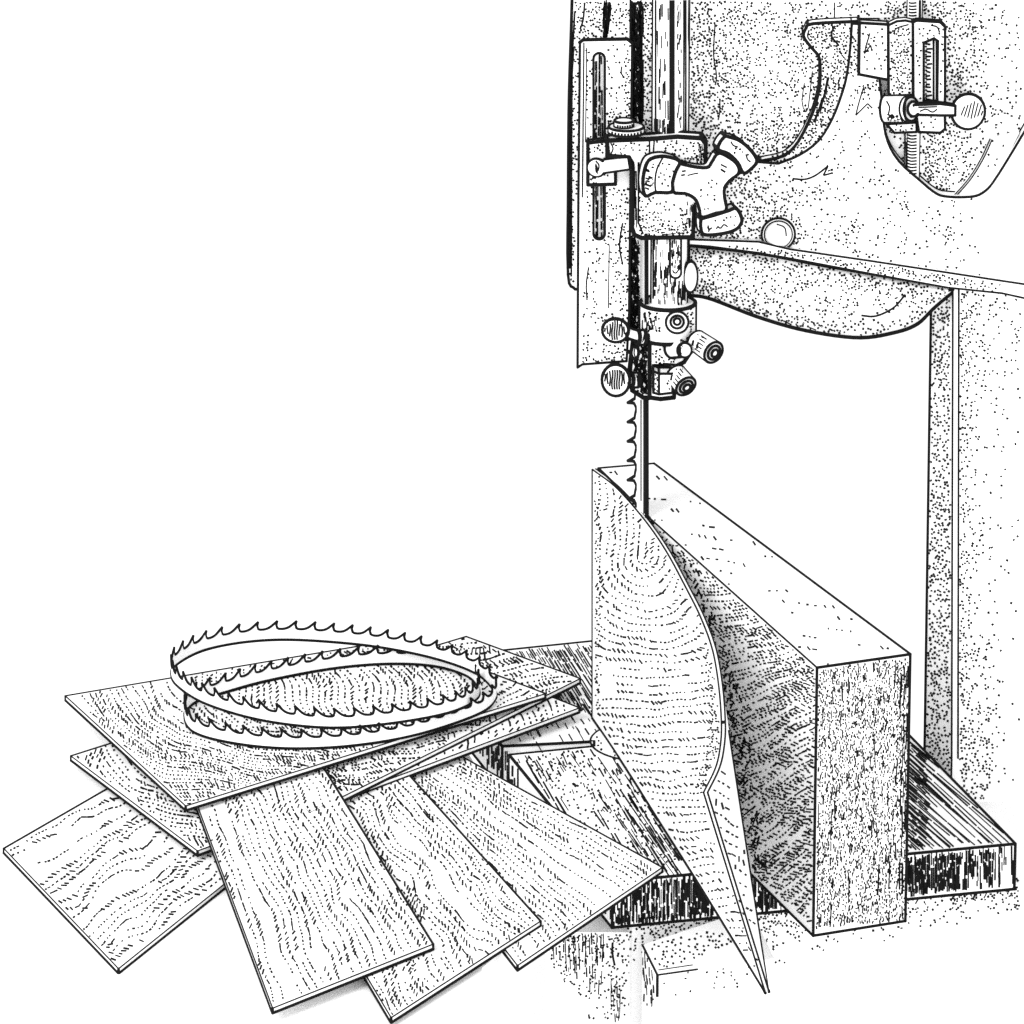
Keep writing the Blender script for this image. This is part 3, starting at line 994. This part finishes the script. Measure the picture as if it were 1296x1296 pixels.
# --- the sawn leaf
T = [(752, 594), (783, 618), (818, 658), (845, 697), (870, 743), (889, 781), (904, 822), (912, 868), (915.5, 915), (914, 945), (908, 972), (893, 1003)]
Bx = [(752, 908.5), (777, 945), (806, 990), (836, 1038), (876, 1101), (914, 1162), (947, 1216), (966, 1247), (969, 1252), (970, 1254), (970.6, 1255), (971, 1256)]
Tp = [G(x, y, H) for x, y in T]
Bp = [G(x, y, .001) for x, y in Bx]
NS, NM = 110, 14
Ts, Bs = smooth_line(Tp, NS), smooth_line(Bp, NS)
p = Part()
rows = [[Ts[j].lerp(Bs[j], k / NM) for j in range(NS)] for k in range(NM + 1)]
GA, GB = p.grid(rows, thick=.0048)
cp = lambda vs: [v.co.copy() for v in vs]
for g_ in (GA, GB):
    p.lines += [(cp(g_[0]), .0010), (cp([r_[-1] for r_ in g_]), .0011), (cp(g_[-1]), .0017), (cp([r_[0] for r_ in g_]), .0014)]
jf = int(7.7 / 11 * (NS - 1))
gf = GA if GA[5][jf].co.x > GB[5][jf].co.x else GB
p.lines.append((cp([r_[jf] for r_ in gf])[1:], .0019))
sf = [(755, 598), (783, 622), (818, 664), (845, 703), (870, 750), (888, 790), (900, 830), (906, 870), (908, 930), (900, 972), (888, 1003), (895, 1040), (912, 1090), (950, 1195), (968, 1245), (755, 905)]


def Fs(x, y):
    t = max(0, min(1, (y - 740) / 170))
    t = t * t * (3 - 2 * t)
    a = 1.15 * (1 - t) + .38 * t
    return math.hypot((x - 818 - 10 * t) * a, max(0, y - 705)) + 6 * nz2(x, y, 40, 19) + 3 * nz2(x, y, 17, 23)


lm = contour(sf, Fs, 9.6, 4.2, 3.0, 1.5, brk=.06, seed=13)
lm += stipple([(890, 800), (908, 860), (911, 940), (900, 975), (890, 1000), (880, 1000), (898, 930), (896, 860)], 2.4, 3.2, 2.3, 1.6)
lm += stipple([(753, 600), (760, 606), (760, 900), (753, 900)], 2.2, 3.2, 2.2, 1.5)
inn = [(915, 950), (930, 960), (972, 1250), (958, 1215), (896, 1008), (910, 985)]
lm += contour(inn, lambda x, y: y - .55 * x + 5 * nz2(x, y, 20, 31), 14, 5, 4, 1.6, brk=.1, seed=21)
lm += hatch([(920, 1085), (955, 1190), (972, 1250), (940, 1200)], 60, 90, 3, 8, 1.5)
lm += stroke(curve2([(913, 900), (922, 950), (934, 1020), (945, 1090), (958, 1170), (971, 1248)], 60), 2.6)
p.build('sawn_leaf', WOOD, wb, r=.0009, ang=60, outline=False, marks=lm)

# ------------------------------------------------------------------ pile of veneer sheets
GRP = 'thin sawn wood sheets fanned out in a pile'
TH, STEP = .0062, .0068


def sheet(quad, level, label, marks):
    p = Part()
    if isinstance(level, tuple):          # leaning on the sheets below: three corner heights give its plane
        z = level[0] * STEP
        A_, B_, C_ = [G(*quad[i], level[i] * STEP + TH) for i in range(3)]
        nn = (B_ - A_).cross(C_ - A_)
        d4 = ray(*quad[3])
        pts = [A_, B_, C_, EYE + d4 * ((A_ - EYE).dot(nn) / d4.dot(nn))]
    else:
        z = level * STEP
        pts = [G(x, y, z + TH) for x, y in quad]
    ym = sum(q.y for q in pts) / 4
    nrm = (pts[1] - pts[0]).cross(pts[2] - pts[0]).normalized()
    low = lambda c: abs((c - pts[0]).dot(nrm)) > TH * .4
    p.prism(pts, (0, 0, -TH))
    o = p.build('wood_sheet', WOOD, None, marks=marks, radius=lambda c: .0017 if low(c) else (.0014 if c.y > ym else .0008))
    me = o.data
    c = sum(pts, Vector()) / 4
    c.z = z
    me.transform(Matrix.Translation(-c))
    o.location = c
    tag(o, label, 'wood sheet', GRP)
    return o


def across(a0, a1, b0, b1, W, amp=8, seed=0, sx=60):
    amp *= 1.15
    def dist(p, q, x, y):
        dx, dy = q[0] - p[0], q[1] - p[1]
        return abs((x - p[0]) * dy - (y - p[1]) * dx) / math.hypot(dx, dy)

    def F(x, y):
        da, db = dist(a0, a1, x, y), dist(b0, b1, x, y)
        v = da / (da + db + 1e-6)
        return v * W + amp * nz2(x, y, sx, seed) + amp * .45 * nz2(x, y, sx * .42, seed + 3)
    return F


def inset(q, k=.02):
    cx, cy = sum(p[0] for p in q) / len(q), sum(p[1] for p in q) / len(q)
    return [(cx + (x - cx) * (1 - k), cy + (y - cy) * (1 - k)) for x, y in q]


S1 = [(83, 881), (508, 809), (690, 878), (235, 1020)]
S2 = [(590, 806), (734, 859), (392, 1029), (262, 905)]
S3 = [(90, 957), (532, 817), (733, 896), (250, 1077)]
S4 = [(5, 1074), (175, 976), (325, 1086), (150, 1226)]
S5 = [(200, 885), (345, 868), (548, 1195), (345, 1276)]
S6 = [(330, 1010), (452, 908), (684, 1166), (495, 1288)]
S7 = [(470, 985), (556, 942), (838, 1098), (655, 1222)]
Farc = lambda x, y: math.hypot((x - 470), (y - 850) * 2.5) + 26 * nz2(x, y, 75, 41) + 9 * nz2(x, y, 30, 42)
coil_in = lambda x, y: ((x - 440) / 175) ** 2 + ((y - 872) / 34) ** 2 < 1 and x > 290
m1 = contour(inset(S1), Farc, 9.2, 3.3, 2.7, 1.4, brk=.0, seed=1, dens=lambda x, y: 0 if coil_in(x, y) else 1)
m1 += contour([(290, 840), (610, 835), (625, 870), (590, 905), (300, 905)], lambda x, y: x + 6 * math.sin(y / 10) - .5 * (y - 870) + 5 * nz2(x, y, 50, 43), 8.5, 3.6, 3.0, 1.5, brk=-.02, seed=2, dens=lambda x, y: 1 if coil_in(x, y) else 0)
sheet(S1, 5, 'topmost pale sheet of the pile, the coiled blade lying on it', m1)
F5 = across((235, 980), (345, 1276), (395, 950), (548, 1195), 128, 5.5, 51)
sheet(S5, (4, 4, 2.15), 'broad sheet lying directly under the topmost sheet, leaning down to the ground, lower face uncovered', contour(inset(S5), F5, 6.2, 4.0, 3.2, 1.5, brk=.04, seed=7, skip=.14))
F2 = lambda x, y: y * 1.1 + .15 * x + 7 * nz2(x, y, 40, 61)
sheet(S2, 3, 'sheet poking out behind the coiled blade, its tip pointing at the timber block', contour(inset(S2), F2, 7.2, 4.0, 3.2, 1.6, brk=.02, seed=9) + contour(inset(S2), lambda x, y: F2(x, y) + 3.5, 7.2, 4, 3.5, 1.5, tick=45, brk=.25, seed=10))
F3 = lambda x, y: math.hypot((x - 330), (y - 935) * 2.1) + 9 * nz2(x, y, 40, 71)
sheet(S3, 2, 'long sheet crossing under the topmost, a narrow corner showing at each end', contour(inset(S3), F3, 8.5, 4.2, 3.2, 1.6, brk=.02, seed=12))
F6 = across((345, 1050), (495, 1288), (505, 975), (684, 1166), 150, 9, 81)
sheet(S6, (1.05, 1.2, .95), 'middle sheet of the three fanned to the table side, overlapped on both long edges', contour(inset(S6), F6, 6.2, 4.2, 3.2, 1.45, brk=.03, seed=14, skip=.12) + contour(inset(S6), lambda x, y: F6(x, y) + 3.5, 14.8, 4.4, 3.2, 1.5, brk=.3, seed=15))
F7 = across((500, 1020), (655, 1222), (556, 942), (838, 1098), 128, 5, 91, 90)
sheet(S7, 0, 'lowest sheet of the fan, its corner lying over the front of the saw table', contour(inset(S7), F7, 5.4, 4.2, 3.0, 1.4, brk=.02, seed=16, skip=.1))
F4 = across((5, 1074), (140, 996), (150, 1226), (282, 1117), 150, 9, 101)
sheet(S4, 0, 'squarish sheet farthest from the saw, flat on the ground, one end covered by the pile', contour(inset(S4), F4, 7, 4.2, 3.4, 1.5, brk=.06, seed=17, skip=.22))

# ------------------------------------------------------------------ coiled blade
zb = 5 * STEP + TH + .0022
zu = .024
LOOP = [  # bottom edge of the band, two turns: (x, y, lift)
    (217, 852, .9), (226, 839, 1), (258, 823, 1), (310, 812.5, 1), (370, 809.5, 1), (450, 815, 1), (510, 824, 1), (560, 836, .95), (600, 851, .8), (621, 868, .5),
    (627, 884, .2), (604, 904, 0), (530, 929, 0), (450, 943, 0), (370, 947, 0), (300, 941, 0), (247, 927, 0), (234, 905, 0), (248, 888, 0), (285, 876, 0),
    (340, 861, 0), (420, 846, 0), (490, 840, 0), (550, 843, 0), (592, 856, .1), (606, 873, .3), (599, 888, .6), (560, 904, .9), (480, 917, 1), (410, 920.5, 1), (330, 911, 1), (262, 891, 1), (226, 869, 1)]
P3 = [G(x, y, zb + zu * l) for x, y, l in LOOP]
n0 = len(P3)
ext = P3[-2:] + P3 + P3[:3]
sm = smooth_line(ext, 60 * (len(ext) - 1) + 1)
path = sm[120:120 + 60 * n0]
# resample by length
cum = [0]
for i in range(n0 * 60):
    cum.append(cum[-1] + (path[(i + 1) % len(path)] - path[i]).length)
total = cum[-1]
pitch = .0262
NT = int(total / pitch)
PER = 14
N = NT * PER
res, j = [], 0
for k in range(N):
    s = total * k / N
    while cum[j + 1] < s:
        j += 1
    t = (s - cum[j]) / (cum[j + 1] - cum[j] + 1e-12)
    res.append(path[j].lerp(path[(j + 1) % len(path)], t))
prof = [-.24, -.27, -.28, -.27, -.24, -.19, -.11, 0, .15, .36, .66, 1.12, .45, -.1]
up = Vector((0, 0, 1))
BH, THT = .0175, .0080
rows = [res, [q + up * BH * .5 for q in res], [q + up * (BH + THT * prof[k % PER]) + (res[(k + 1) % N] - res[k - 1]).normalized() * (.0030 * max(0, prof[k % PER]) ** 2) for k, q in enumerate(res)]]
p = Part()
p.grid(rows, thick=.0012, closed=True)
for r_, w in ((rows[0], .0019), (rows[2], .0015)):
    p.lines.append(([q for q in r_] + [r_[0]], w))
o = p.build('coiled_saw_blade', STEEL, None, outline=False)
c = G(420, 880, zb)
o.data.transform(Matrix.Translation(-c))
o.location = c
tag(o, 'coiled loose toothed bandsaw blade lying on the topmost wood sheet', 'saw blade')

# ------------------------------------------------------------------ light
w = bpy.data.worlds.new('World')
scene.world = w
w.use_nodes = True
w.node_tree.nodes['Background'].inputs[0].default_value = (1, 1, 1, 1)
w.node_tree.nodes['Background'].inputs[1].default_value = 1.2


def area(name, loc, target, size, power):
    l = bpy.data.lights.new(name, 'AREA')
    l.shape = 'DISK'
    l.size = size
    l.energy = power
    ob = bpy.data.objects.new(name, l)
    col.objects.link(ob)
    ob.location = loc
    ob.rotation_euler = (Vector(target) - Vector(loc)).to_track_quat('-Z', 'Y').to_euler()


area('key_lamp', (-2.4, -3.0, 3.0), (.1, .1, .1), 2.6, 170)
area('front_lamp', (.9, -5.0, .5), (.3, .1, .1), 3.6, 160)  # unseen fill added to lift grey shade on front faces
vs = scene.view_settings
vs.view_transform = 'Standard'
vs.look = 'None'
vs.exposure = 0
vs.gamma = 1
vs.use_curve_mapping = False
scene.render.engine = 'CYCLES'
scene.cycles.max_bounces = 6
scene.cycles.diffuse_bounces = 4
scene.cycles.use_denoising = False
scene.render.filter_size = 1.2
